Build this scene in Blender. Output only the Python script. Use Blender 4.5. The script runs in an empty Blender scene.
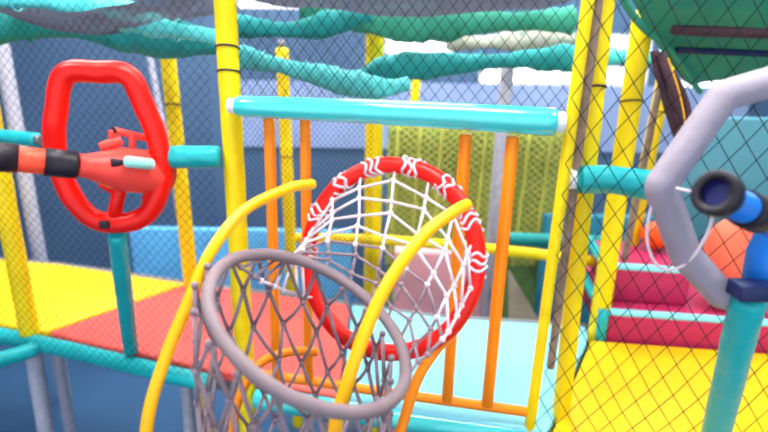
import bpy, bmesh, math, random
from mathutils import Vector, Matrix, noise
random.seed(7)
sc = bpy.context.scene
COL = sc.collection
PI = math.pi

# ------------------------------------------------------------------ camera
FPX = 560.0
PITCH = math.radians(16.0)
ROLL = math.radians(0.85)
CAM = Vector((0, 0, 1.5))
F = Vector((0, math.cos(PITCH), -math.sin(PITCH)))
R0 = Vector((1, 0, 0)); U0 = R0.cross(F)
RT = R0 * math.cos(ROLL) + U0 * math.sin(ROLL)
UP = U0 * math.cos(ROLL) - R0 * math.sin(ROLL)
cd = bpy.data.cameras.new('camera'); co = bpy.data.objects.new('camera', cd); COL.objects.link(co)
m = Matrix((RT, UP, -F)).transposed().to_4x4(); m.translation = CAM
co.matrix_world = m
cd.sensor_width = 36; cd.lens = 36 * FPX / 768; cd.clip_start = 0.02
cd.dof.use_dof = True; cd.dof.focus_distance = 1.95; cd.dof.aperture_fstop = 1.15
sc.camera = co

def ray(px, py):
    return F + RT * ((px - 384) / FPX) + UP * ((216 - py) / FPX)
def P(px, py, Y):
    d = ray(px, py); return CAM + d * (Y / d.y)
def PZ(px, py, z):
    d = ray(px, py); return CAM + d * ((z - CAM.z) / d.z)
def PX(px, Y, z):                      # point at depth Y and height z under a picture column
    d = Vector((0, Y, z)) - CAM
    # solve for x so that the column is px
    k = (px - 384) / FPX
    # dot(v,RT)/dot(v,F)=k
    a = RT.x - k * F.x; b = k * d.dot(F) - (d.y * RT.y + d.z * RT.z)
    return Vector((b / a, Y, z))

# ------------------------------------------------------------------ materials
def lin(c):
    c = c / 255.0
    return c / 12.92 if c <= .04045 else ((c + .055) / 1.055) ** 2.4
def rgb(r, g, b): return (lin(r), lin(g), lin(b), 1)
MATS = {}
def mat(name, col, rough=.45, bump=.0, bscale=30, var=.06, metal=0, spec=.3, vscale=6, coat=0, trans=0):
    mt = bpy.data.materials.new(name); mt.use_nodes = True
    nt = mt.node_tree; b = nt.nodes['Principled BSDF']
    b.inputs['Roughness'].default_value = rough
    b.inputs['Metallic'].default_value = metal
    b.inputs['Specular IOR Level'].default_value = spec
    b.inputs['Coat Weight'].default_value = coat
    tc = nt.nodes.new('ShaderNodeTexCoord')
    n = nt.nodes.new('ShaderNodeTexNoise'); n.inputs['Scale'].default_value = vscale; n.inputs['Detail'].default_value = 3
    nt.links.new(tc.outputs['Object'], n.inputs['Vector'])
    mx = nt.nodes.new('ShaderNodeMix'); mx.data_type = 'RGBA'
    c = rgb(*col)
    mx.inputs[6].default_value = tuple(min(1, v * (1 - var * 2)) for v in c[:3]) + (1,)
    mx.inputs[7].default_value = tuple(min(1, v * (1 + var * 2)) for v in c[:3]) + (1,)
    nt.links.new(n.outputs['Fac'], mx.inputs[0]); nt.links.new(mx.outputs[2], b.inputs['Base Color'])
    if bump:
        n2 = nt.nodes.new('ShaderNodeTexNoise'); n2.inputs['Scale'].default_value = bscale; n2.inputs['Detail'].default_value = 2
        nt.links.new(tc.outputs['Object'], n2.inputs['Vector'])
        bp = nt.nodes.new('ShaderNodeBump'); bp.inputs['Strength'].default_value = bump; bp.inputs['Distance'].default_value = .02
        nt.links.new(n2.outputs['Fac'], bp.inputs['Height']); nt.links.new(bp.outputs['Normal'], b.inputs['Normal'])
    MATS[name] = mt
    return mt
def emis(name, col, st):
    mt = bpy.data.materials.new(name); mt.use_nodes = True
    nt = mt.node_tree; b = nt.nodes['Principled BSDF']
    b.inputs['Base Color'].default_value = rgb(*col)
    b.inputs['Emission Color'].default_value = rgb(*col); b.inputs['Emission Strength'].default_value = st
    return mt
YEL = mat('yellow_vinyl', (248, 212, 4), .42, .35, 18, .07)
YELP = mat('yellow_paint', (252, 180, 10), .3, 0, var=.03)
ORG = mat('orange_paint', (255, 138, 10), .35, 0, var=.04)
TEAL = mat('teal_vinyl', (26, 164, 170), .36, .45, 16, .1)
TEALD = mat('teal_cloth', (20, 138, 140), .6, .2, 9, .16)
TEALC = mat('cyan_cloth', (84, 204, 208), .4, .2, 9, .14)
TEALS = mat('teal_rail_vinyl', (62, 204, 206), .25, .08, 14, .03, coat=1)
GRN = mat('green_cloth', (52, 150, 126), .65, .5, 8, .14)
GREYC = mat('grey_cloth', (150, 150, 158), .75, .6, 9, .16)
RED = mat('red_vinyl', (232, 18, 6), .35, .15, 12, .06)
REDG = mat('red_plastic', (238, 70, 62), .35, 0, var=.08)
ORR = mat('orange_red_plastic', (248, 78, 52), .35, 0, var=.05)
BLK = mat('black_rubber', (30, 24, 36), .45, 0)
NAVY = mat('navy_metal', (22, 34, 82), .4, 0)
BLUE = mat('blue_plastic', (24, 112, 205), .35, 0, var=.08)
BLUEI = mat('dark_blue_plastic', (10, 22, 90), .5, 0)
GREYF = mat('grey_foam', (128, 110, 116), .6, .25, 22, .08)
LGREY = mat('light_grey_foam', (150, 140, 154), .55, .25, 18, .07)
STEEL = mat('grey_steel', (120, 118, 128), .4, .1, 30, .1, metal=.6)
RUST = mat('brown_pipe', (138, 116, 106), .6, .3, 40, .3, vscale=25)
WPOST = mat('white_painted_post', (168, 168, 186), .5, .3, 50, .12, vscale=30)
ROPEW = mat('white_rope', (222, 204, 212), .8, .3, 120, .05)
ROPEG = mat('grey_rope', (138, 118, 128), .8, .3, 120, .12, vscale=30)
NETB = mat('black_net_cord', (18, 26, 34), .8, 0)
NETG = mat('grey_net_cord', (86, 90, 106), .8, 0, var=.1)
NETY = mat('olive_net_cord', (178, 182, 88), .8, 0, var=.15, vscale=10)
MYEL = mat('yellow_mat_vinyl', (244, 190, 12), .42, .12, 6, .05, vscale=3)
MCOR = mat('coral_mat_vinyl', (242, 92, 84), .45, .12, 6, .05, vscale=3)
MLBL = mat('light_blue_mat_vinyl', (132, 214, 236), .45, .1, 6, .03, vscale=3)
MCRM = mat('crimson_mat_vinyl', (180, 38, 88), .45, .12, 6, .08, vscale=3)
MPNK = mat('pink_vinyl', (240, 168, 180), .5, .2, 6, .1)
CORB = mat('coral_plastic', (246, 112, 84), .5, .1, 8, .06)
ORB = mat('orange_plastic', (252, 90, 20), .4, 0)
BRN = mat('brown_board', (112, 104, 92), .6, .3, 20, .2)
PLY = mat('plywood_grey', (110, 112, 118), .7, .1, 20, .1)
OLV = mat('olive_green_vinyl', (104, 140, 84), .6, .4, 14, .25, vscale=9)
LITB = mat('lit_wall_blue', (96, 172, 226), .5, .2, 6, .1)  # brightness of the lit blue wall put into the colour
TWALL = mat('teal_blue_vinyl', (74, 128, 144), .6, .1, 6, .05, vscale=2)
WALL = mat('blue_wall_paint', (68, 94, 126), .75, .1, 8, .1, vscale=1.2)
WALLF = mat('blue_floor_vinyl', (48, 84, 122), .7, .1, 6, .08, vscale=1.5)
CEIL = mat('white_ceiling_paint', (210, 214, 222), .8)
LAV = mat('lavender_wall', (132, 150, 192), .7, .1, 8, .12, vscale=2.5)
STRAP = mat('dark_brown_webbing', (72, 46, 58), .7, .3, 60, .2)
LABEL = mat('mint_label', (150, 214, 206), .4)
WHT = mat('white_plastic', (235, 235, 240), .4)
WIN = emis('window_daylight', (246, 250, 255), 1.6)
WINB = emis('window_daylight_blue', (150, 188, 238), .75)
LAMP = emis('lamp_diffuser', (255, 253, 248), 27.0)

# ------------------------------------------------------------------ mesh helpers
def catmull(pts, n=8):
    pts = [Vector(p) for p in pts]
    if len(pts) < 3: return pts
    q = [pts[0] * 2 - pts[1]] + pts + [pts[-1] * 2 - pts[-2]]
    out = []
    for i in range(1, len(q) - 2):
        a, b, c, d = q[i - 1:i + 3]
        for k in range(n):
            t = k / n
            out.append(.5 * ((2 * b) + (c - a) * t + (2 * a - 5 * b + 4 * c - d) * t * t + (3 * b - a - 3 * c + d) * t ** 3))
    out.append(pts[-1]); return out
def catloop(pts, n=8):
    pts = [Vector(p) for p in pts]; N = len(pts); out = []
    for i in range(N):
        a, b, c, d = pts[i - 1], pts[i], pts[(i + 1) % N], pts[(i + 2) % N]
        for k in range(n):
            t = k / n
            out.append(.5 * ((2 * b) + (c - a) * t + (2 * a - 5 * b + 4 * c - d) * t * t + (3 * b - a - 3 * c + d) * t ** 3))
    return out
def roundpoly(pts, q=.28, n=6, closed=True):
    pts = [Vector(p) for p in pts]; N = len(pts); out = []
    for i in range(N):
        if not closed and i in (0, N - 1): out.append(pts[i]); continue
        a, b, c = pts[i - 1], pts[i], pts[(i + 1) % N]
        p, r = b.lerp(a, q), b.lerp(c, q)
        for k in range(n + 1):
            t = k / n; out.append(p * (1 - t) ** 2 + b * 2 * t * (1 - t) + r * t * t)
    return out
def densify(pts, step):
    out = []
    for a, b in zip(pts, pts[1:]):
        n = max(1, int((b - a).length / step))
        for k in range(n): out.append(a.lerp(b, k / n))
    out.append(pts[-1]); return out
def tube(bm, pts, r, sides=16, closed=False, cap=True, rnd=True, sx=1.0, wob=0.0):
    pts = [Vector(p) for p in pts]; n = len(pts)
    rf = r if callable(r) else (lambda t: r)
    prev = None; rings = []
    def tan(i):
        if closed: return (pts[(i + 1) % n] - pts[i - 1]).normalized()
        return (pts[min(n - 1, i + 1)] - pts[max(0, i - 1)]).normalized()
    seq = []
    if cap and rnd and not closed:
        r0, r1 = rf(0), rf(1); t0, t1 = tan(0), tan(n - 1)
        for f_, k_ in ((.0, .55), (.15, .85)): seq.append((pts[0] + t0 * r0 * .35 * f_, t0, r0 * k_))
        for i in range(n):
            p = pts[i] + (t0 * r0 * .3 if i == 0 else (-t1 * r1 * .3 if i == n - 1 else Vector()))
            seq.append((p, tan(i), rf(i / (n - 1))))
        for f_, k_ in ((.15, .85), (.0, .55)): seq.append((pts[-1] - t1 * r1 * .35 * f_, t1, r1 * k_))
    else:
        for i in range(n): seq.append((pts[i], tan(i), rf(i / max(1, n - 1))))
    for p, t, rr in seq:
        if prev is None:
            a = Vector((0, 0, 1)) if abs(t.z) < .9 else Vector((1, 0, 0))
            nrm = (a - t * a.dot(t)).normalized()
        else:
            nrm = prev - t * prev.dot(t)
            nrm = nrm.normalized() if nrm.length > 1e-6 else prev
        prev = nrm; bn = t.cross(nrm)
        ring = []
        for k in range(sides):
            an = 2 * PI * k / sides
            w = 1.0
            if wob: w = 1 + wob * noise.noise(p * 14 + Vector((math.cos(an), math.sin(an), 0)) * .8)
            ring.append(bm.verts.new(p + (nrm * math.cos(an) + bn * math.sin(an) * sx) * rr * w))
        rings.append(ring)
    m_ = len(rings)
    for i in range(m_ if closed else m_ - 1):
        a, b = rings[i], rings[(i + 1) % m_]
        for k in range(sides):
            f = bm.faces.new((a[k], a[(k + 1) % sides], b[(k + 1) % sides], b[k])); f.smooth = True
    if cap and not closed:
        bm.faces.new(rings[0][::-1]); bm.faces.new(rings[-1])
def box(bm, c, s, rot=None):
    vs = []
    for dx in (-.5, .5):
        for dy in (-.5, .5):
            for dz in (-.5, .5):
                v = Vector((dx * s[0], dy * s[1], dz * s[2]))
                if rot: v = rot @ v
                vs.append(bm.verts.new(Vector(c) + v))
    for f in ((0, 1, 3, 2), (4, 6, 7, 5), (0, 4, 5, 1), (2, 3, 7, 6), (0, 2, 6, 4), (1, 5, 7, 3)):
        bm.faces.new([vs[i] for i in f])
def prism(bm, poly, z0, z1):
    b = [bm.verts.new((p[0], p[1], z0)) for p in poly]; t = [bm.verts.new((p[0], p[1], z1)) for p in poly]
    n = len(poly)
    bm.faces.new(b[::-1]); bm.faces.new(t)
    for i in range(n): bm.faces.new((b[i], b[(i + 1) % n], t[(i + 1) % n], t[i]))
def torus(bm, c, a, b, r, n=64, sides=14, wob=0):
    tube(bm, [c + a * math.cos(2 * PI * k / n) + b * math.sin(2 * PI * k / n) for k in range(n)], r, sides, closed=True, wob=wob)
def cylx(bm, p0, p1, prof, sides=28):         # profile list of (t, r) along p0-p1
    pts = [Vector(p0).lerp(Vector(p1), t) for t, _ in prof]
    ax = (Vector(p1) - Vector(p0)).normalized()
    a = Vector((0, 0, 1)); n_ = (a - ax * a.dot(ax)).normalized(); b_ = ax.cross(n_)
    rings = [[bm.verts.new(p + (n_ * math.cos(2 * PI * k / sides) + b_ * math.sin(2 * PI * k / sides)) * r) for k in range(sides)] for p, (_, r) in zip(pts, prof)]
    for a_, c_ in zip(rings, rings[1:]):
        for k in range(sides):
            f = bm.faces.new((a_[k], a_[(k + 1) % sides], c_[(k + 1) % sides], c_[k])); f.smooth = True
    bm.faces.new(rings[0][::-1]); bm.faces.new(rings[-1])
def obj(name, bm, mt, parent=None, bevel=0, smooth=False):
    bmesh.ops.recalc_face_normals(bm, faces=bm.faces)
    me = bpy.data.meshes.new(name); bm.to_mesh(me); bm.free()
    me.materials.append(mt)
    o = bpy.data.objects.new(name, me); COL.objects.link(o)
    if parent: 
        o.parent = parent; o.matrix_parent_inverse = Matrix.Translation(-parent.location)
    if bevel:
        b = o.modifiers.new('bevel', 'BEVEL'); b.width = bevel; b.segments = 3; b.limit_method = 'ANGLE'
        for p in me.polygons: p.use_smooth = True
    return o
def tag(o, label, cat, group=None, kind=None):
    o['label'] = label; o['category'] = cat
    if group: o['group'] = group
    if kind: o['kind'] = kind
    return o
def thing(name, label, cat, loc, group=None):
    o = bpy.data.objects.new(name, None); COL.objects.link(o); o.location = loc; o.empty_display_size = .05
    return tag(o, label, cat, group)
def struct(name, bm, mt, parent=None):
    o = obj(name, bm, mt, parent)
    if not parent: o['kind'] = 'structure'
    return o
def BM(): return bmesh.new()

# ------------------------------------------------------------------ setting
GZ = -1.4; WY = 6.6; TOPZ = 3.7
b = BM(); box(b, (0, 2.2, GZ - .05), (12.4, 9.2, .1)); struct('floor', b, WALLF)
# back wall with two strips of windows cut out
wins = []
def wall_back():
    z_hi = PX(384, WY, 0); 
    # window rows (x0,x1,z0,z1)
    def zz(py, px=500): return P(px, py, WY).z
    def xx(px, py=60): return P(px, py, WY).x
    rows = [(xx(385), xx(452), zz(56), zz(30)), (xx(598), xx(650), zz(54), zz(32)), (xx(480), xx(650), zz(84), zz(64)), (xx(684), xx(748), zz(92), zz(62)), (xx(240), xx(312), zz(12), zz(2))]
    b = BM(); T = .14
    x0, x1 = -6.1, 6.1
    xs = sorted({x0, x1} | {r[0] for r in rows} | {r[1] for r in rows}); zs = sorted({GZ, TOPZ} | {r[2] for r in rows} | {r[3] for r in rows})
    for i in range(len(xs) - 1):
        for j in range(len(zs) - 1):
            cx, cz = (xs[i] + xs[i + 1]) / 2, (zs[j] + zs[j + 1]) / 2
            if any(r[0] < cx < r[1] and r[2] < cz < r[3] for r in rows): continue
            box(b, (cx, WY + T / 2, cz), (xs[i + 1] - xs[i], T, zs[j + 1] - zs[j]))
    bmesh.ops.remove_doubles(b, verts=b.verts, dist=1e-5)
    struct('wall_back', b, WALL)
    for k, r in enumerate(rows):
        b = BM(); w = r[1] - r[0]; h = r[3] - r[2]; cx, cz = (r[0] + r[1]) / 2, (r[2] + r[3]) / 2
        box(b, (cx, WY + .09, cz), (w, .02, h)); o = struct('window_%d' % (k + 1), b, WIN)
        b = BM(); fr = .025
        box(b, (cx, WY + .04, r[2] + fr / 2), (w, .07, fr)); box(b, (cx, WY + .04, r[3] - fr / 2), (w, .07, fr))
        n = 2
        for q in range(n + 1): box(b, (r[0] + fr / 2 + (w - fr) * q / n, WY + .04, cz), (fr, .07, h))
        obj('window_frame', b, WHT, o)
wall_back()
b = BM(); box(b, (-4.6, 2.2, (GZ + TOPZ) / 2), (.1, 9.2, TOPZ - GZ)); struct('wall_left', b, WALL)
b = BM(); box(b, (4.6, 2.2, (GZ + TOPZ) / 2), (.1, 9.2, TOPZ - GZ)); struct('wall_right', b, TWALL)
b = BM(); box(b, (0, 2.2, TOPZ + .05), (12.4, 9.2, .1)); struct('ceiling', b, CEIL)
# lavender strip along the back wall
a0 = P(240, 150, WY - .02); a1 = P(755, 72, WY - .02)
b = BM(); zt = P(500, 62, WY).z; zb = P(500, 150, WY).z
zt = P(500, 84, WY).z
box(b, ((a0.x + a1.x) / 2, WY - .015, (zt + zb) / 2), (a1.x - a0.x, .03, zt - zb)); struct('trim_1', b, LAV)

# ceiling lamps (unseen, for the overhead light; farthest row added to brighten the back)
for k, (x, y) in enumerate(((-2.4, 1.4), (0, 1.4), (2.4, 1.4), (-2.4, 3.6), (0, 3.6), (2.4, 3.6), (-2.4, 5.6), (0, 5.6), (2.4, 5.6))):
    side = ('left', 'middle', 'right')[k % 3]; row = ('nearest', 'middle', 'added farthest')[k // 3]
    t = thing('unseen_ceiling_lamp', 'unseen white rectangular ceiling lamp, %s of the %s row' % (side, row), 'ceiling lamp', (x, y, TOPZ), 'unseen ceiling lamps over the play frame')
    b = BM(); box(b, (x, y, TOPZ - .03), (1.3, .7, .06)); obj('housing', b, WHT, t)
    b = BM(); box(b, (x, y, TOPZ - .066), (1.2, .6, .012)); obj('diffuser', b, LAMP, t)

# ------------------------------------------------------------------ builders
def post(px0, py0, px1, py1, Y, r, label, group, mt=YEL, top=None, bot=None, name='padded_post', ties=(), wob=.06, cat='post', base=True, Y2=None):
    """padded upright through two picture points at distance Y, extended to heights top / bot"""
    a = P(px0, py0, Y); c = P(px1, py1, Y2 or Y)
    d = (a - c) / (a.z - c.z)
    if top is not None: a = c + d * (top - c.z)
    if bot is not None: c = c + d * (bot - c.z)
    t = thing(name, label, cat, c, group)
    b = BM(); tube(b, densify([c, a], .06), r, 20, wob=wob); obj('sleeve', b, mt, t)
    if base:
        b = BM(); dn = (a - c).normalized()
        tube(b, [a - dn * .01, a + dn * .05], r * .6, 14, rnd=False); obj('pipe_end', b, STEEL, t)
    for z in ties:
        p = c + d * (z - c.z)
        b = BM(); bb = d.normalized(); u = bb.cross(Vector((0, 1, 0))).normalized(); w = bb.cross(u)
        torus(b, p, u * r * 1.03, (w + bb * .25) * r * 1.03, .0045, 24, 6)
        tube(b, [p - w * r, p - w * (r + .03) + u * .012], .003, 6)
        obj('cable_tie', b, BLK, t)
    return t, a, c
def rail(pts, r, label, group, mt, name='padded_rail', clamps=(), wob=.05, cat='rail', ends=STEEL):
    pts = [Vector(p) for p in pts]
    t = thing(name, label, cat, pts[0], group)
    b = BM(); pp = catmull(pts, 10) if len(pts) > 2 else densify(pts, .05)
    tube(b, pp, r, 22, wob=wob); obj('sleeve', b, mt, t)
    for end in clamps:
        p, q = (pp[0], pp[1]) if end == 0 else (pp[-1], pp[-2])
        d = (p - q).normalized()
        b = BM(); tube(b, [p - d * .012, p + d * .028], (r(end) if callable(r) else r) * .72, 16, rnd=False); obj('clamp', b, ends, t)
    return t
def net(name, label, S, nu, nv, r, mt, group=None, sub=3, parent=None, knots=False, mode='diamond', W=1.0, H=1.0):
    """knotted net over the surface S(u,v): diamond or square meshes, thin cords"""
    b = BM(); segs = set()
    def cord(pts):
        prev = []
        for i, p in enumerate(pts):
            t = (pts[min(i + 1, len(pts) - 1)] - pts[max(i - 1, 0)]).normalized()
            a = Vector((0, 1, 0)) if abs(t.y) < .8 else Vector((0, 0, 1))
            n_ = (a - t * a.dot(t)).normalized(); bb = t.cross(n_)
            ring = [b.verts.new(p + n_ * r * math.cos(k * PI * 2 / 3) + bb * r * math.sin(k * PI * 2 / 3)) for k in range(3)]
            if prev:
                for k in range(3): b.faces.new((prev[k], prev[(k + 1) % 3], ring[(k + 1) % 3], ring[k]))
            prev = ring
    if mode == 'diamond':
        for s in (1, -1):
            for i in range(-nv, nu + nv):
                pts = []
                for j in range(nv + 1):
                    u = i + s * j * 1.0
                    if s < 0: u = i + (nv - j) * 1.0
                    if 0 <= u <= nu:
                        jj = j if s > 0 else j
                        pts.append(S(u / nu, jj / nv))
                if len(pts) > 1: cord(pts)
    else:
        for i in range(nu + 1): cord([S(i / nu, j / nv) for j in range(nv + 1)])
        for j in range(nv + 1): cord([S(i / nu, j / nv) for i in range(nu + 1)])
    o = obj(name, b, mt, parent)
    if not parent: tag(o, label, 'net', group)
    return o

# ------------------------------------------------------------------ decks and mats
MT = .05
def poly_z(pix, z): return [PZ(x, y, z)[:2] for x, y in pix]
def matt(name, pix, mt, label, z1=MT, z0=0.0, cat='mat', group='vinyl floor mats', bevel=.012):
    b = BM(); prism(b, poly_z(pix, z1), z0, z1)
    o = obj(name, b, mt, None, bevel); return tag(o, label, cat, group)
def deck(pix, label):
    b = BM(); prism(b, poly_z(pix, -.0), -.09, -.001)
    return tag(obj('play_deck', b, PLY), label, 'deck', 'raised play decks')
matt('floor_mat', [(-150, 302), (46, 331), (186, 283), (60, 264), (-150, 246)], MYEL, 'yellow vinyl floor mat beyond the teal edge beam, next to the coral mat')
matt('floor_mat', [(49, 332), (338, 398), (350, 304), (188, 283.5)], MCOR, 'coral red vinyl floor mat with thick front edge behind the teal stand')
matt('floor_mat', [(341, 398.5), (548, 432), (588, 338), (586, 326), (440, 317), (352, 304.5)], MLBL, 'light blue vinyl floor mat behind the orange bars')
matt('floor_mat', [(591, 340), (552, 432), (505, 540), (1000, 560), (1000, 372), (780, 354)], MYEL, 'large bright yellow floor mat under the blue blaster stand')
deck([(-160, 310), (46, 334), (338, 401), (346, 300), (186, 280), (60, 262), (-160, 244)], 'grey deck board under the yellow and coral mats')
deck([(346, 402), (547, 433), (588, 342), (586, 323), (440, 314), (352, 302)], 'grey deck board under the light blue mat')
deck([(595, 338), (555, 434), (505, 550), (1010, 570), (1010, 372), (780, 352)], 'grey deck board under the large yellow mat')

# crimson padded steps behind the yellow mat
def step(A, B, z0, z1, dep, label, noseM):
    A = Vector(A); B = Vector(B); d = (B - A).normalized(); nrm = Vector((-d.y, d.x, 0))
    t = thing('padded_step', label, 'step', (A.x, A.y, z0), 'crimson padded steps')
    b = BM(); prism(b, [A, B, B + nrm * dep, A + nrm * dep], z0, z1); obj('step_block', b, MCRM, t, .015)
    b = BM(); e = Vector((0, 0, 1))
    tube(b, densify([A + e * (z1) + nrm * .02, B + e * (z1) + nrm * .02], .08), .022, 14, wob=.05); obj('edge_piping', b, noseM, t)
    b = BM(); tube(b, densify([A + e * (z0 + .03) - d * .03, A + e * (z1) - d * .03, A + e * (z1) - d * .03 + nrm * dep], .05), .028, 12, wob=.05)
    obj('side_piping', b, TEAL, t)
    return nrm
SA = PZ(606, 339, .05); SB = PZ(800, 354, .05)
nrm = step((SA.x, SA.y, 0), (SB.x, SB.y, 0), 0, .20, .95, 'lower crimson padded step with pale blue edge behind the yellow mat', MLBL)
SM = SA.lerp(SB, .46)
step((SA.x + nrm.x * .16 + .03, SA.y + nrm.y * .16, 0), (SM.x + nrm.x * .16, SM.y + nrm.y * .16, 0), .202, .40, .5, 'upper crimson padded step set back on the lower one', MLBL)

# ------------------------------------------------------------------ posts
G = 'yellow padded posts'
post(225, 0, 246, 385, 2.22, .041, 'tall yellow post carrying the left end of the long teal rail', G, top=2.3, bot=GZ, ties=(1.43, 1.52))
post(-4, 150, 29, 330, 2.72, .048, 'yellow post at the corner of the yellow mat, lower left', G, top=1.9, bot=.0)
post(165, 28, 190, 272, 3.35, .044, 'yellow post between the red hoop and the tall rail post', G, top=1.68, bot=GZ, ties=(.9, 1.2))
post(282, 50, 292, 285, 3.9, .042, 'slim yellow post seen between the first two orange bars', G, top=1.54, bot=GZ, ties=(.8, 1.1))
post(375, 30, 372, 292, 3.7, .058, 'thick yellow post rising behind the red hoop', G, top=1.68, bot=GZ)
post(417, 70, 414, 110, 5.0, .038, 'short far yellow post just above the teal rail', G, top=1.42, bot=GZ)
t1, a1_, c1_ = post(588, 0, 530, 425, 1.97, .021, 'thin bright yellow pole ending the orange bars', 'yellow poles at the rail end', mt=YEL, top=2.3, bot=GZ, name='yellow_pole', wob=0, cat='pole')
post(604, 0, 559, 432, 2.06, .036, 'netted yellow post right beside the thin yellow pole', G, top=2.3, bot=GZ, ties=(1.4,))
post(642, 26, 597, 336, 2.78, .05, 'wide yellow post left of the hanging straps', G, top=1.72, bot=-.09, ties=(1.3,))
post(668, 60, 624, 280, 3.3, .042, 'narrower yellow post behind the wide one, partly hidden by straps', G, top=1.5, bot=.205, ties=(1.2,))
post(597, 10, 571, 210, 2.0, .016, 'thin brown pipe squeezed between two yellow uprights', 'brown pipes', mt=RUST, top=2.2, bot=.3, name='brown_pipe', wob=.1, cat='pipe')
post(655, 110, 612, 320, 3.0, .018, 'thin brown pipe standing behind the wide yellow post', 'brown pipes', mt=RUST, top=1.4, bot=-.0, name='brown_pipe', wob=.1, cat='pipe')
GW = 'white posts'
post(4, 60, 40, 260, 4.2, .052, 'whitish post against the blue wall at far left', GW, mt=WPOST, top=1.8, bot=GZ, name='white_post', wob=.04)
post(33, 350, 46, 432, 2.8, .043, 'whitish leg holding up the corner of the yellow mat deck', GW, mt=WPOST, top=-.1, bot=GZ, name='white_post', wob=.04, base=False)
post(57, 350, 70, 432, 3.2, .034, 'thinner whitish leg just right of the deck corner leg', GW, mt=WPOST, top=-.1, bot=GZ, name='white_post', wob=.04, base=False)
post(186, 385, 190, 432, 2.5, .03, 'whitish leg below the deck beside the grey net', GW, mt=WPOST, top=-.1, bot=GZ, name='white_post', wob=.04, base=False)
post(508, 62, 491, 262, 3.75, .045, 'white braided post between the two right orange bars', GW, mt=WPOST, top=1.45, bot=GZ, name='white_post', wob=.08)
post(148, 48, 156, 90, 5.6, .03, 'thin pale pole above the red hoop', GW, mt=WPOST, top=1.55, bot=GZ, name='white_post', wob=.03)

# ------------------------------------------------------------------ rails and beams
GT = 'teal padded rails'
rail([P(236, 106, 2.16), P(395, 113, 2.06), P(557, 122, 1.97)], lambda t: .040 + .010 * t, 'long shiny teal rail above the orange bars', GT, TEALS, clamps=(0, 1), wob=.025, ends=WHT)
rail([P(-30, 133, 2.5), P(38, 140, 2.3)], .03, 'short teal rail reaching the left side of the red hoop', GT, TEAL, clamps=(1,))
rail([P(168, 157, 2.17), P(221, 157, 2.2)], .045, 'stubby teal rail between the red hoop and tall yellow post', GT, TEAL)
rail([P(-30, 330, 2.78), P(60, 348, 2.64), P(210, 384, 2.32)], .043, 'teal padded beam along the front of the coral mat', GT, TEAL)
rail([P(-40, 372, 2.3), P(36, 349, 2.64)], .04, 'teal beam coming in at lower left to the deck corner', GT, TEAL)
rail([P(255, 398, 2.2), P(390, 417, 2.1), P(528, 436, 1.98)], .05, 'teal padded beam below the orange bottom rail', GT, TEALS, wob=.03)
rail([P(576, 179, 2.0), P(612, 180, 1.97), P(655, 187, 1.92)], .052, 'short fat teal rail under the net beside the grey frame', GT, TEAL, clamps=(0,), wob=.12, ends=WHT)
rail([P(505, 239, 3.9), P(610, 243, 3.7)], .05, 'dark teal rail far behind the thin yellow pole', GT, TEALD)
rail([P(600, 303, 3.0), P(632, 254, 3.9)], .03, 'teal rail running back along the crimson steps', GT, TEAL)
rail([P(296, 238, 3.55), P(385, 240, 3.5), P(500, 250, 3.4), P(598, 262, 3.3)], .034, 'yellow padded rail crossing behind the red hoop', 'yellow padded rails', YEL)

# orange balustrade
t = thing('orange_railing', 'orange railing of upright bars under the long teal rail', 'railing', P(384, 395, 2.1))
b = BM(); tube(b, [P(247, 372, 2.2), P(390, 393, 2.1), P(527, 412, 1.98)], .021, 16); obj('bottom_rail', b, ORG, t)
for (x0, y0, x1, y1, Y, r) in ((269, 118, 277, 376, 2.17, .022), (305, 118, 309, 382, 2.15, .021), (466, 134, 447, 401, 2.04, .023), (513, 136, 487, 406, 2.0, .024)):
    b = BM(); tube(b, densify([P(x0, y0, Y), P(x1, y1, Y)], .2), r, 16); obj('bar', b, ORG, t)

# ------------------------------------------------------------------ net basket
t = thing('ball_basket', 'ball basket with red hoop, grey hoop, rope net and yellow arms', 'ball basket', P(320, 432, 1.5))
RV, UV = RT, UP
cr = P(388, 257, 1.86); dep = (cr - CAM).dot(F)
rad = .315
def dirpix(dx, dy, s, fwd):
    """unit-ish vector: image direction (dx right, dy down) scaled s, plus forward component"""
    l = math.hypot(dx, dy); return (RV * dx / l - UV * dy / l) * s + F * fwd
a_r = dirpix(.14, 1, .985, -.17).normalized() * rad * 1.05      # down and a little nearer
b_r = dirpix(1, .02, .94, -.34).normalized()
b_r = (b_r - a_r.normalized() * b_r.dot(a_r.normalized())).normalized() * rad * 1.0
b = BM(); torus(b, cr, a_r, b_r, .030, 72, 16, wob=.12); obj('red_hoop', b, RED, t)
cg = P(313, 324, 1.45); rg = .308
a_g = dirpix(105, 66, 1, 0).normalized() * rg
b_g = dirpix(66, -105, .37, math.sqrt(1 - .37 ** 2)).normalized() * rg * .98
b = BM(); torus(b, cg, a_g, b_g, .0185, 72, 16, wob=.12); obj('grey_hoop', b, GREYF, t)
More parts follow.
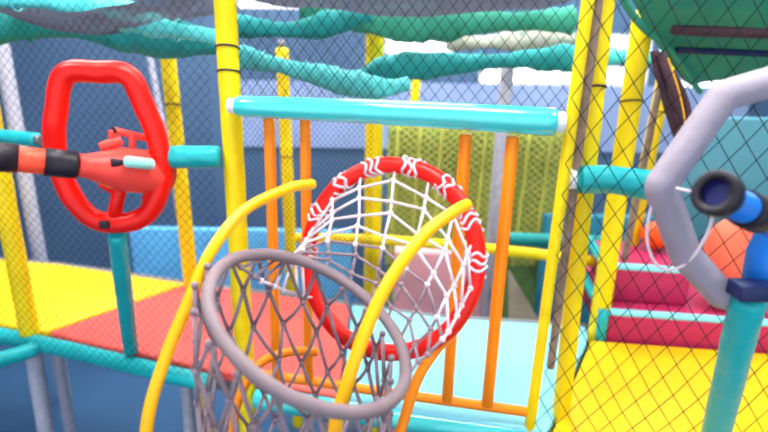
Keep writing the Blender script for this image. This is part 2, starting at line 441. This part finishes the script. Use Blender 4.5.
# ring-to-ring rope tunnel: match points by angle
def redp(an): return cr + a_r * math.cos(an) + b_r * math.sin(an)
def greyp(an): return cg + a_g * math.cos(an) + b_g * math.sin(an)
def bestoff():
    best = None
    for sgn in (1, -1):
        for o in range(36):
            off = o * PI / 18; s = sum((redp(k * PI / 6) - greyp(sgn * k * PI / 6 + off)).length for k in range(12))
            if best is None or s < best[0]: best = (s, sgn, off)
    return best
SG, OFF = 1, -2.75
def rope(bm, pts, r, sides=6): tube(bm, pts, r, sides, rnd=False)
def ropenet(S, nu, nv, r, mt, name, jit=0.0, horiz=True, knot=1.9):
    b = BM(); grid = {}
    for j in range(nv + 1):
        for i in range(nu):
            off = .5 if j % 2 else 0
            p = S(((i + off) / nu) % 1.0, j / nv)
            if 0 < j: p = p + Vector((noise.noise(p * 9), noise.noise(p * 9 + Vector((5, 0, 0))), noise.noise(p * 9 + Vector((0, 7, 0))))) * jit
            grid[i, j] = p
    for j in range(nv):
        for i in range(nu):
            a = grid[i, j]
            nb = [(i, j + 1), ((i - 1) % nu if j % 2 == 0 else (i + 1) % nu, j + 1)]
            for q in nb:
                c = grid[q]
                mid = (a + c) / 2 + Vector((0, 0, -.06 * (a - c).length))
                rope(b, [a, mid, c], r)
    if knot:
        for p in grid.values():
            bmesh.ops.create_icosphere(b, subdivisions=1, radius=r * knot, matrix=Matrix.Translation(p))
    for f in b.faces: f.smooth = True
    return obj(name, b, mt, t)
def sqnet(S, nu, nv, r, mt, name, jit):
    b = BM(); g = {}
    for j in range(nv + 1):
        for i in range(nu):
            z = (.16 if (i + j) % 2 else -.16) if 0 < j < nv else 0
            p = S(i / nu, (j + z) / nv)
            if 0 < j < nv: p = p + Vector((noise.noise(p * 9), noise.noise(p * 9 + Vector((5, 0, 0))), noise.noise(p * 9 + Vector((0, 7, 0))))) * jit
            g[i, j] = p
    for j in range(nv + 1):
        for i in range(nu):
            if j < nv: rope(b, [g[i, j], g[i, j + 1]], r)
            if 0 < j < nv: rope(b, [g[i, j], g[(i + 1) % nu, j]], r)
            bmesh.ops.create_icosphere(b, subdivisions=1, radius=r * 1.9, matrix=Matrix.Translation(g[i, j]))
    for f in b.faces: f.smooth = True
    return obj(name, b, mt, t)
def S1(u, v):
    an = u * 2 * PI; p = redp(an); q = greyp(SG * an + OFF); w = p.lerp(q, v)
    c = cr.lerp(cg, v); bul = math.sin(v * PI)
    return w + (c - w) * .05 * bul + Vector((0, 0, -.02 * bul))
def S1(u, v):
    p = redp((1.60 - 1.22 * u) * PI); q = greyp((.95 - .93 * u ** .8) * PI)
    w = p.lerp(q, v); c = cr.lerp(cg, v); bul = math.sin(v * PI)
    return w + (F * -.035 + Vector((0, 0, -.01)) + RT * .02 * (u - .2)) * bul
def sheet(S, nu, nv, j0, j1, r, mt, name, jit):
    b = BM(); g = {}
    for j in range(j0, j1 + 1):
        for i in range(nu + 1):
            z = (.15 if (i + j) % 2 else -.15) if 0 < j < nv else 0
            p = S(i / nu, (j + z) / nv)
            if 0 < j < nv: p = p + Vector((noise.noise(p * 9), noise.noise(p * 9 + Vector((5, 0, 0))), noise.noise(p * 9 + Vector((0, 7, 0))))) * jit
            g[i, j] = p
    for j in range(j0, j1 + 1):
        for i in range(nu + 1):
            if j < j1: rope(b, [g[i, j], g[i, j + 1]], r)
            if 0 < j < nv and i < nu and (j < j1 or j1 == nv): rope(b, [g[i, j], g[i + 1, j]], r)
            if j > j0 or j0 == 0: bmesh.ops.create_icosphere(b, subdivisions=2, radius=r * 2.0, matrix=Matrix.Translation(g[i, j]))
    for f in b.faces: f.smooth = True
    return obj(name, b, mt, t)
sheet(S1, 9, 8, 0, 5, .0052, ROPEW, 'white_net', .012)
sheet(S1, 9, 8, 5, 8, .0052, ROPEG, 'shaded_dirty_net', .012)  # lower rows of the same net; shade and dirt put into the grey
# lashings of white rope where the tunnel net is tied to the red hoop
for k in range(14):
    an0 = 2 * PI * k / 14
    if redp(an0).z < cr.z - .05: continue
    b = BM(); pts = []
    for i in range(31):
        an = an0 + (i / 30 - .5) * .22 + .03 * math.sin(i * 1.9 + k); x = i * PI * 2 / (9.3 + k % 3)
        c = redp(an); tg = (redp(an + .05) - redp(an - .05)).normalized(); n1 = (c - cr).normalized(); n2 = tg.cross(n1)
        pts.append(c + (n1 * math.cos(x) + n2 * math.sin(x)) * (.031 + .004 * math.sin(i * 2.3)))
    tube(b, catmull(pts, 3), .0052, 6, rnd=False); obj('lashing', b, ROPEW, t)
zb = -.75
def S2(u, v):
    an = u * 2 * PI; p = greyp(an)
    c = Vector((cg.x - .04, cg.y, 0)); z = p.z + (zb - p.z) * v
    k = 1.0 + .06 * math.sin(v * PI) - .62 * max(0, v - .55) / .45
    return Vector((c.x + (p.x - cg.x) * k - .03 * v, c.y + (p.y - cg.y) * k, z))
ropenet(S2, 18, 13, .0064, ROPEG, 'grey_basket_net', .034)
# four bent yellow arms down to the ground
def arm(pix, r, mt):
    pts = [P(x, y, Y) for x, y, Y in pix]
    e = pts[-1]; d = (pts[-1] - pts[-2]); 
    pts += [Vector((e.x + d.x * .8, e.y + d.y * .5, e.z - .35)), Vector((e.x + d.x * .9, e.y + d.y * .6, GZ + .3)), Vector((e.x + d.x * .9, e.y + d.y * .6, GZ + .012))]
    b = BM(); tube(b, catmull(pts, 9), r, 16); o = obj('support_arm', b, mt, t)
    f = pts[-1]; b = BM(); cylx(b, (f.x, f.y, GZ), (f.x, f.y, GZ + .02), [(0, .05), (1, .05)]); obj('foot_plate', b, STEEL, o)
arm([(314, 184, 1.86), (290, 188, 1.79), (245, 210, 1.68), (212, 250, 1.55), (187, 305, 1.45), (163, 365, 1.38), (146, 432, 1.32)], .0175, YELP)
arm([(468, 204, 1.68), (455, 211, 1.62), (425, 234, 1.52), (390, 280, 1.42), (366, 330, 1.35), (347, 385, 1.3), (334, 436, 1.27)], .0185, YELP)
arm([(452, 334, 1.74), (436, 350, 1.7), (418, 378, 1.66), (404, 420, 1.63), (396, 450, 1.61)], .018, ORG)
arm([(318, 352, 1.9), (290, 352, 1.88), (262, 362, 1.84), (245, 385, 1.8), (234, 420, 1.77)], .017, ORG)

# ------------------------------------------------------------------ red blaster with hexagonal guard
t = thing('ball_blaster', 'red ball blaster in a red hexagonal hoop on a teal stand', 'ball blaster', PZ(130, 352, .05), 'ball blasters')
HP = [(66, 74), (100, 72), (128, 76), (143, 103), (157, 138), (162, 170), (157, 198), (143, 217), (120, 223), (94, 219), (74, 200), (61, 172), (54, 140), (57, 104)]
b = BM()
tube(b, catloop([P(x, y, 2.12 + .0006 * (x - 110)) for x, y in HP], 6), .040, 18, closed=True, wob=.08); ring_ = obj('guard_hoop', b, RED, t)
b = BM(); pc = P(109, 222, 2.08)
box(b, pc + Vector((0, -.036, 0)), (.035, .02, .03)); obj('clip', b, BLK, ring_, .004)
A_ = P(-22, 155, 1.82); B_ = P(76, 165, 1.97); C_ = P(168, 174, 2.22)
def seg(p0, p1, prof, name, mt, par): 
    b = BM(); cylx(b, p0, p1, prof); return obj(name, b, mt, par)
br = seg(A_, B_, [(0, .043), (1, .046)], 'barrel', ORR, t)
def at(tv): return A_.lerp(B_, tv)
seg(at(-.02), at(.39), [(0, .049), (1, .049)], 'muzzle_sleeve', BLK, br)
seg(at(.66), at(1.02), [(0, .0495), (.9, .0495), (1, .047)], 'barrel_band', BLK, br)
body = seg(B_, C_, [(0, .042), (.1, .044), (.3, .066), (.45, .084), (.85, .086), (1, .07)], 'gun_body', REDG, t)
axd = (C_ - B_).normalized()
b = BM(); q = P(140, 163, 2.04); tube(b, [q - axd * .055, q + axd * .05], .021, 12); obj('side_plate', b, LABEL, body)
b = BM(); q = P(116, 163, 2.02); tube(b, [q - axd * .02, q + axd * .035], .017, 12); obj('side_knob', b, BLK, body)
# sight frame on top of the body: two open squares
b = BM()
def bar2(p, q, r=.0105, sides=8): tube(b, [p, q], r, sides)
k0, k1, k2, k3 = P(112, 130, 2.12), P(113, 152, 2.12), P(158, 141, 2.2), P(158, 160, 2.2)
m0, m1 = P(132, 133, 2.15), P(133, 156, 2.15)
for p, q in ((k0, k2), (k1, k3), (k0, k1), (m0, m1), (k2, k3)): bar2(p, q, .014)
bar2(P(100, 148, 2.08), P(122, 140, 2.12), .02)
obj('sight_frame', b, REDG, body)
b = BM(); bar2(P(113, 127, 2.1), P(116, 133, 2.1), .006); obj('sight_pin', b, BLK, body)
b = BM()
bar2(P(120, 188, 2.12), P(114, 216, 2.12), .026, 14); bar2(P(100, 182, 2.1), P(116, 192, 2.12), .018, 12)
bar2(P(150, 186, 2.16), P(147, 212, 2.14), .024, 12)
obj('yoke', b, RED, t)
b = BM(); s0 = P(117, 234, 2.13); s1 = PZ(131, 351, .052)
tube(b, densify([s0, s1], .05), .036, 18, wob=.08); st = obj('stand_post', b, TEAL, t)
b = BM(); cylx(b, (s1.x, s1.y, .051), (s1.x, s1.y, .075), [(0, .043), (1, .043)]); obj('base_collar', b, BLK, st)

# ------------------------------------------------------------------ blue blaster, right
t = thing('ball_blaster', 'blue ball blaster with black muzzle in a grey hoop on a teal leg', 'ball blaster', PZ(715, 452, .05), 'ball blasters')
HP = [(840, 62, 1.52), (724, 95, 1.48), (660, 186, 1.44), (686, 256, 1.46), (722, 296, 1.48), (840, 300, 1.56), (900, 180, 1.62)]
b = BM(); tube(b, roundpoly([P(*h) for h in HP], .07), .041, 18, closed=True, wob=.08); gh = obj('guard_hoop', b, LGREY, t)
M0 = P(714, 192, 1.14); M1 = P(798, 236, 1.42)
br = seg(M0.lerp(M1, .06), M1, [(0, .034), (1, .04)], 'barrel', BLUE, t)
b = BM(); ax = (M1 - M0).normalized(); u_ = ax.cross(Vector((0, 0, 1))).normalized(); w_ = ax.cross(u_)
# hollow black muzzle ring
prof = [(0, .030), (0, .046), (.004, .0495), (.03, .0495), (.045, .044), (.045, .034), (.03, .031), (.004, .030)]
n = 32; rings = []
for d_, r_ in prof: rings.append([b.verts.new(M0 + ax * d_ + (u_ * math.cos(2 * PI * k / n) + w_ * math.sin(2 * PI * k / n)) * r_) for k in range(n)])
for i in range(len(rings)):
    A2, B2 = rings[i], rings[(i + 1) % len(rings)]
    for k in range(n): f = b.faces.new((A2[k], A2[(k + 1) % n], B2[(k + 1) % n], B2[k])); f.smooth = True
obj('muzzle_ring', b, BLK, br)
seg(M0 + ax * .018, M0 + ax * .034, [(0, .030), (1, .030)], 'bore', BLUEI, br)
seg(M0.lerp(M1, .30), M0.lerp(M1, .46), [(0, .043), (1, .045)], 'barrel_band', BLK, br)
b = BM(); cb = P(778, 226, 1.5)
tube(b, [P(764, 290, 1.46), P(770, 255, 1.46), P(790, 215, 1.47), P(800, 170, 1.5)], .058, 20); gb = obj('gun_body', b, BLUE, t)
b = BM(); box(b, P(752, 290, 1.40), (.10, .07, .045)); obj('bracket', b, NAVY, gb, .006)
b = BM(); s0 = P(749, 296, 1.42); s1 = PZ(707, 470, .052)
tube(b, densify([s0, s1], .05), .045, 18, wob=.06); st = obj('stand_post', b, TEAL, t)
b = BM(); cylx(b, (s1.x, s1.y, .051), (s1.x, s1.y, .075), [(0, .055), (1, .055)]); obj('base_collar', b, BLK, st)
b = BM(); tube(b, catmull([P(x, y, Y) for x, y, Y in ((664, 186, 1.43), (652, 205, 1.44), (647, 240, 1.45), (658, 266, 1.45), (678, 268, 1.44), (698, 250, 1.41), (712, 218, 1.39), (700, 196, 1.38), (676, 188, 1.40))], 8), .0042, 8)
obj('cord', b, ROPEW, t)

# balls and cushions behind it
def ball(px, py, Y, r, mt, label, zf=None):
    b = BM(); bmesh.ops.create_icosphere(b, subdivisions=4, radius=r)
    c = P(px, py, Y) if zf is None else PX(px, Y, zf + r)
    for f in b.faces: f.smooth = True
    bmesh.ops.translate(b, verts=b.verts, vec=c)
    tb = thing('play_ball', label, 'ball', c, 'large play balls')
    obj('shell', b, mt, tb)
    b = BM(); bmesh.ops.create_cone(b, cap_ends=True, segments=14, radius1=.016, radius2=.013, depth=.02, matrix=Matrix.Translation(c + Vector((0, 0, r))))
    obj('valve', b, WHT, tb)
# coral cushion on the top step
t = thing('bolster', 'puffy coral bolster standing on the crimson steps behind the blue blaster', 'bolster', PX(738, 3.07, .202))
b = BM()
bmesh.ops.create_uvsphere(b, u_segments=32, v_segments=20, radius=1)
cc = P(737, 247, 3.07); cc.z = .202 + .215
for v in b.verts:
    x, y, z = v.co; e = .75
    v.co = Vector((math.copysign(abs(x) ** e, x) * .17, math.copysign(abs(y) ** e, y) * .12, math.copysign(abs(z) ** e, z) * .215)) + cc
for f in b.faces: f.smooth = True
obj('cushion', b, CORB, t)
ball(656, 246, 3.2, .085, ORB, 'orange ball on the steps seen through the white cord loop', .402)
ball(719, 309, 2.80, .08, ORB, 'orange ball on the lower crimson step beside the teal leg', .222)

# ------------------------------------------------------------------ hanging straps
t = thing('strap_bundle', 'dark brown webbing straps hanging from the green canopy edge', 'straps', P(662, 48, 2.3))
for (pts, w) in (([(654, 50, 2.32), (664, 90, 2.3), (676, 130, 2.3), (684, 152, 2.3)], .020), ([(660, 52, 2.3), (674, 92, 2.27), (683, 125, 2.27), (682, 150, 2.27)], .018), ([(672, 72, 2.33), (684, 96, 2.32), (690, 122, 2.32), (686, 146, 2.32)], .013)):
    b = BM(); tube(b, catmull([P(*p) for p in pts], 8), w, 10, sx=.45, wob=.2); obj('strap', b, STRAP, t)
b = BM(); tube(b, catmull([P(*p) for p in ((668, 58, 2.25), (680, 95, 2.24), (686, 130, 2.24), (688, 165, 2.24))], 8), .0035, 8); obj('cord', b, YELP, t)

# ------------------------------------------------------------------ background
# olive climbing net on a green pad
x0 = P(388, 125, 4.7).x; x1 = P(598, 125, 4.3).x; zt = P(480, 128, 4.5).z; zb_ = P(480, 268, 4.5).z
t = thing('climbing_wall', 'olive green climbing wall with yellow rope net far behind the orange bars', 'climbing wall', (x0, 4.6, zb_))
b = BM(); box(b, ((x0 + x1) / 2, 4.66, (zt + GZ) / 2), (x1 - x0, .1, zt - GZ)); obj('green_pad', b, OLV, t)
net('rope_net', '', lambda u, v: Vector((x0 + (x1 - x0) * u + .012 * math.sin(v * 31), 4.58 + .015 * math.sin(u * 20), zt + (zb_ - zt) * v)), 22, 20, .009, NETY, parent=t)
b = BM()
for k in range(9):
    xk = x0 + (x1 - x0) * (k + .5) / 9
    tube(b, densify([Vector((xk, 4.56, zt)), Vector((xk - .05, 4.56, zb_))], .1), .016, 8, wob=.3)
obj('upright_rope', b, NETY, t)
# panel added behind left decks; its sky blue holds the lit wall's brightness
def pad(px0, px1, py0, py1, Y, mt, name, label, cat='wall pad', th=.08, bot=None):
    A = P(px0, py0, Y); B = P(px1, py1, Y); z0 = B.z if bot is None else bot
    b = BM(); box(b, ((A.x + B.x) / 2, Y + th / 2, (A.z + z0) / 2), (abs(B.x - A.x), th, A.z - z0))
    return tag(obj(name, b, mt, None, .02), label, cat)
pad(128, 352, 228, 300, 4.9, LITB, 'wall_pad', 'sky blue panel added for the lit wall behind the coral mat', bot=GZ)  # not a real wall pad: added panel standing for the lit wall
pad(694, 990, 117, 300, 4.1, TWALL, 'wall_pad', 'dull teal padded panel behind the grey hoop', bot=GZ)
pad(545, 640, 215, 345, 4.4, mat('deep_teal_vinyl', (40, 118, 142), .6, .2, 6, .1), 'wall_pad', 'deep teal padded panel between the yellow posts', bot=GZ)
t = pad(395, 486, 252, 318, 3.75, MPNK, 'foam_block', 'pale pink foam block behind the red hoop net', 'foam block', th=.3, bot=GZ)
# brown ramp
A = P(506, 268, 3.45); B = P(540, 326, 3.2)
b = BM(); v = [b.verts.new(p) for p in (P(508, 268, 3.5), P(508, 330, 3.2), P(545, 330, 3.2), P(508, 268, 4.0), P(508, 330, 4.0), P(545, 330, 4.0))]
for f in ((0, 1, 2), (3, 5, 4), (0, 3, 4, 1), (1, 4, 5, 2), (0, 2, 5, 3)): b.faces.new([v[i] for i in f])
tag(obj('ramp', b, BRN, None, .01), 'small grey-brown wedge ramp behind the light blue mat', 'ramp')

# ------------------------------------------------------------------ canopy rolls and nets overhead
GC = 'teal canopy rolls'
def roll(pix, Y, r, mt, label, wob=.25, sx=1.0, grp=GC):
    pts = [P(p[0], p[1], p[2] if len(p) > 2 else Y) for p in pix]
    b = BM(); rr_ = r; tube(b, catmull(pts, 10), lambda q: rr_ * (1.1 + .35 * math.sin(q * 9 + pts[0].x * 5)), 20, wob=wob, sx=.7)
    tb = thing('canopy_roll', label, 'canopy', pts[0], grp)
    obj('rolled_cloth', b, mt, tb)
    pp = catmull(pts, 10)
    for k in range(6, len(pp) - 4, 9):
        b = BM(); c = pp[k]; tg = (pp[k + 1] - pp[k - 1]).normalized(); u = tg.cross(Vector((0, 1, 0))).normalized(); w = tg.cross(u)
        torus(b, c, u * r * 1.08, w * r * 1.08, .005, 20, 5)
        obj('tie_cord', b, mt, tb)
roll([(-40, -2), (50, 2), (110, 12), (160, 27), (222, 38)], 2.7, .045, TEALC, 'bright cyan cloth roll sagging across the top left corner')
roll([(-40, 24), (70, 27), (150, 36), (226, 44)], 3.0, .075, TEALD, 'dark teal cloth roll just below the cyan one at top left')
roll([(236, 26), (290, 30), (330, 24), (372, 14)], 3.3, .05, TEALD, 'dark teal cloth roll at the top right of the tall yellow post')
roll([(238, 56), (280, 66), (330, 78), (372, 88), (410, 84)], 3.1, .052, TEALC, 'pale lit cloth roll sagging right from the tall yellow post')
roll([(345, 84), (395, 68), (455, 64), (520, 60), (575, 58)], 3.6, .06, TEALD, 'teal cloth roll spanning between the far posts above the rail')
roll([(300, 8), (360, 20), (430, 24), (500, 22), (575, 20)], 3.5, .07, GRN, 'green-grey cloth roll below the top net')
roll([(446, 40), (490, 42), (530, 38), (575, 38)], 4.2, .06, mat('beige_cloth', (168, 172, 160), .8, .5, 9, .15), 'beige grey cloth roll under the green-grey roll')
roll([(600, 57), (640, 56), (700, 62)], 3.7, .04, TEALC, 'short cyan cloth roll between the yellow posts on the right')
# overhead grey nets at a grazing angle
def sag(x0, x1, y0, y1, z, s):
    return lambda u, v: Vector((x0 + (x1 - x0) * u, y0 + (y1 - y0) * v, z - s * math.sin(PI * u) * (.6 + .4 * math.sin(PI * v)) + .02 * noise.noise(Vector((u * 6, v * 6, 1)))))
net('overhead_net', 'dark grey net sagging overhead across the top middle', sag(-.75, .95, 2.1, 3.5, 1.79, .09), 70, 60, .0022, NETG, 'overhead nets')
net('overhead_net', 'dark grey net sagging overhead at top left of the yellow post', sag(-1.9, -.8, 2.35, 3.2, 1.74, .16), 70, 56, .0018, NETG, 'overhead nets')
# green canopy top right
t = thing('green_canopy', 'green cloth canopy with dark bars over the blue blaster', 'canopy', P(655, 60, 2.9))
b = BM()
nu, nv = 26, 16; gr = {}
CL = [(596, -30, 2.35), (664, 62, 3.0), (690, 84, 3.15), (700, 92, 3.2)]
for i in range(nu + 1):
    for j in range(nv + 1):
        u, v = i / nu, j / nv
        top = P(600 + 420 * u, -60, 2.3 + .1 * u); bot_ = P(690 + 330 * u, 84 - 6 * math.sin(u * 9), 3.3)
        p = top.lerp(bot_, v) + Vector((0, 0, -.05 * math.sin(PI * v) + .02 * noise.noise(Vector((u * 9, v * 5, 0)))))
        gr[i, j] = b.verts.new(p)
for i in range(nu):
    for j in range(nv):
        f = b.faces.new((gr[i, j], gr[i + 1, j], gr[i + 1, j + 1], gr[i, j + 1])); f.smooth = True
o = obj('cloth', b, GRN, t); s_ = o.modifiers.new('thick', 'SOLIDIFY'); s_.thickness = .012
b = BM(); tube(b, densify([P(672, 30, 2.55), P(1010, 42, 2.55)], .1), .022, 12, wob=.1); obj('bar', b, STRAP, t)
b = BM(); tube(b, densify([P(676, 50, 2.8), P(1010, 64, 2.8)], .1), .016, 12, wob=.1); obj('bar', b, NAVY, t)
b = BM(); tube(b, catmull([P(612, -20, 2.2), P(640, 24, 2.5), P(672, 52, 2.8), P(700, 92, 3.2)], 8), .016, 10); obj('edge_hem', b, GRN, t)

# ------------------------------------------------------------------ safety nets
def plane_net(pa, pb, z0, z1, wig=.02):
    pa = Vector(pa); pb = Vector(pb)
    def S(u, v):
        p = pa.lerp(pb, u); q = Vector((p.x, p.y, z1 + (z0 - z1) * v))
        e = min(1, 8 * u * (1 - u)) 
        return q + Vector((wig * .5 * noise.noise(q * 2.2) , -wig * 1.2 * noise.noise(q * 1.7 + Vector((3, 3, 3))) * e, wig * .5 * noise.noise(q * 2 + Vector((0, 9, 0)))))
    return S
Lp0 = PZ(-60, 330, .0); Lp1 = PZ(232, 388, .0)
net('safety_net', 'fine black safety net in front of the yellow and coral mats', plane_net((Lp0.x, Lp0.y - .02, 0), (Lp1.x, Lp1.y - .02, 0), .0, 2.0), 40, 44, .0009, NETB, 'safety nets')
M0_ = P(236, 104, 2.13); M1_ = P(570, 122, 1.96)
net('safety_net', 'black net above the long teal rail', plane_net((M0_.x, 2.2, 0), (M1_.x, 2.0, 0), M1_.z + .02, 2.1), 26, 13, .0013, NETB, 'safety nets')
net('safety_net', 'faint far net behind the orange bars', plane_net((P(240, 200, 3.0).x, 3.0, 0), (P(372, 200, 3.0).x, 3.0, 0), .05, 1.6), 26, 46, .0013, NETB, 'safety nets')
R0_ = PZ(540, 440, .0); 
net('safety_net', 'wide-meshed black net hanging in front of the yellow mat at right', plane_net((R0_.x - .03, 1.92, 0), (1.75, 1.62, 0), .0, 2.05, .05), 15, 18, .0019, NETB, 'safety nets')

# ------------------------------------------------------------------ light and output
w = bpy.data.worlds.new('world'); sc.world = w; w.use_nodes = True
bg = w.node_tree.nodes['Background']; bg.inputs[0].default_value = (.86, .93, 1, 1); bg.inputs[1].default_value = 1.25
sc.view_settings.view_transform = 'Standard'; sc.view_settings.look = 'None'
sc.view_settings.gamma = 1; sc.view_settings.exposure = .68; sc.view_settings.use_curve_mapping = False
try: sc.cycles.pixel_filter_type = 'BLACKMAN_HARRIS'; sc.cycles.filter_width = 2.2
except Exception: pass
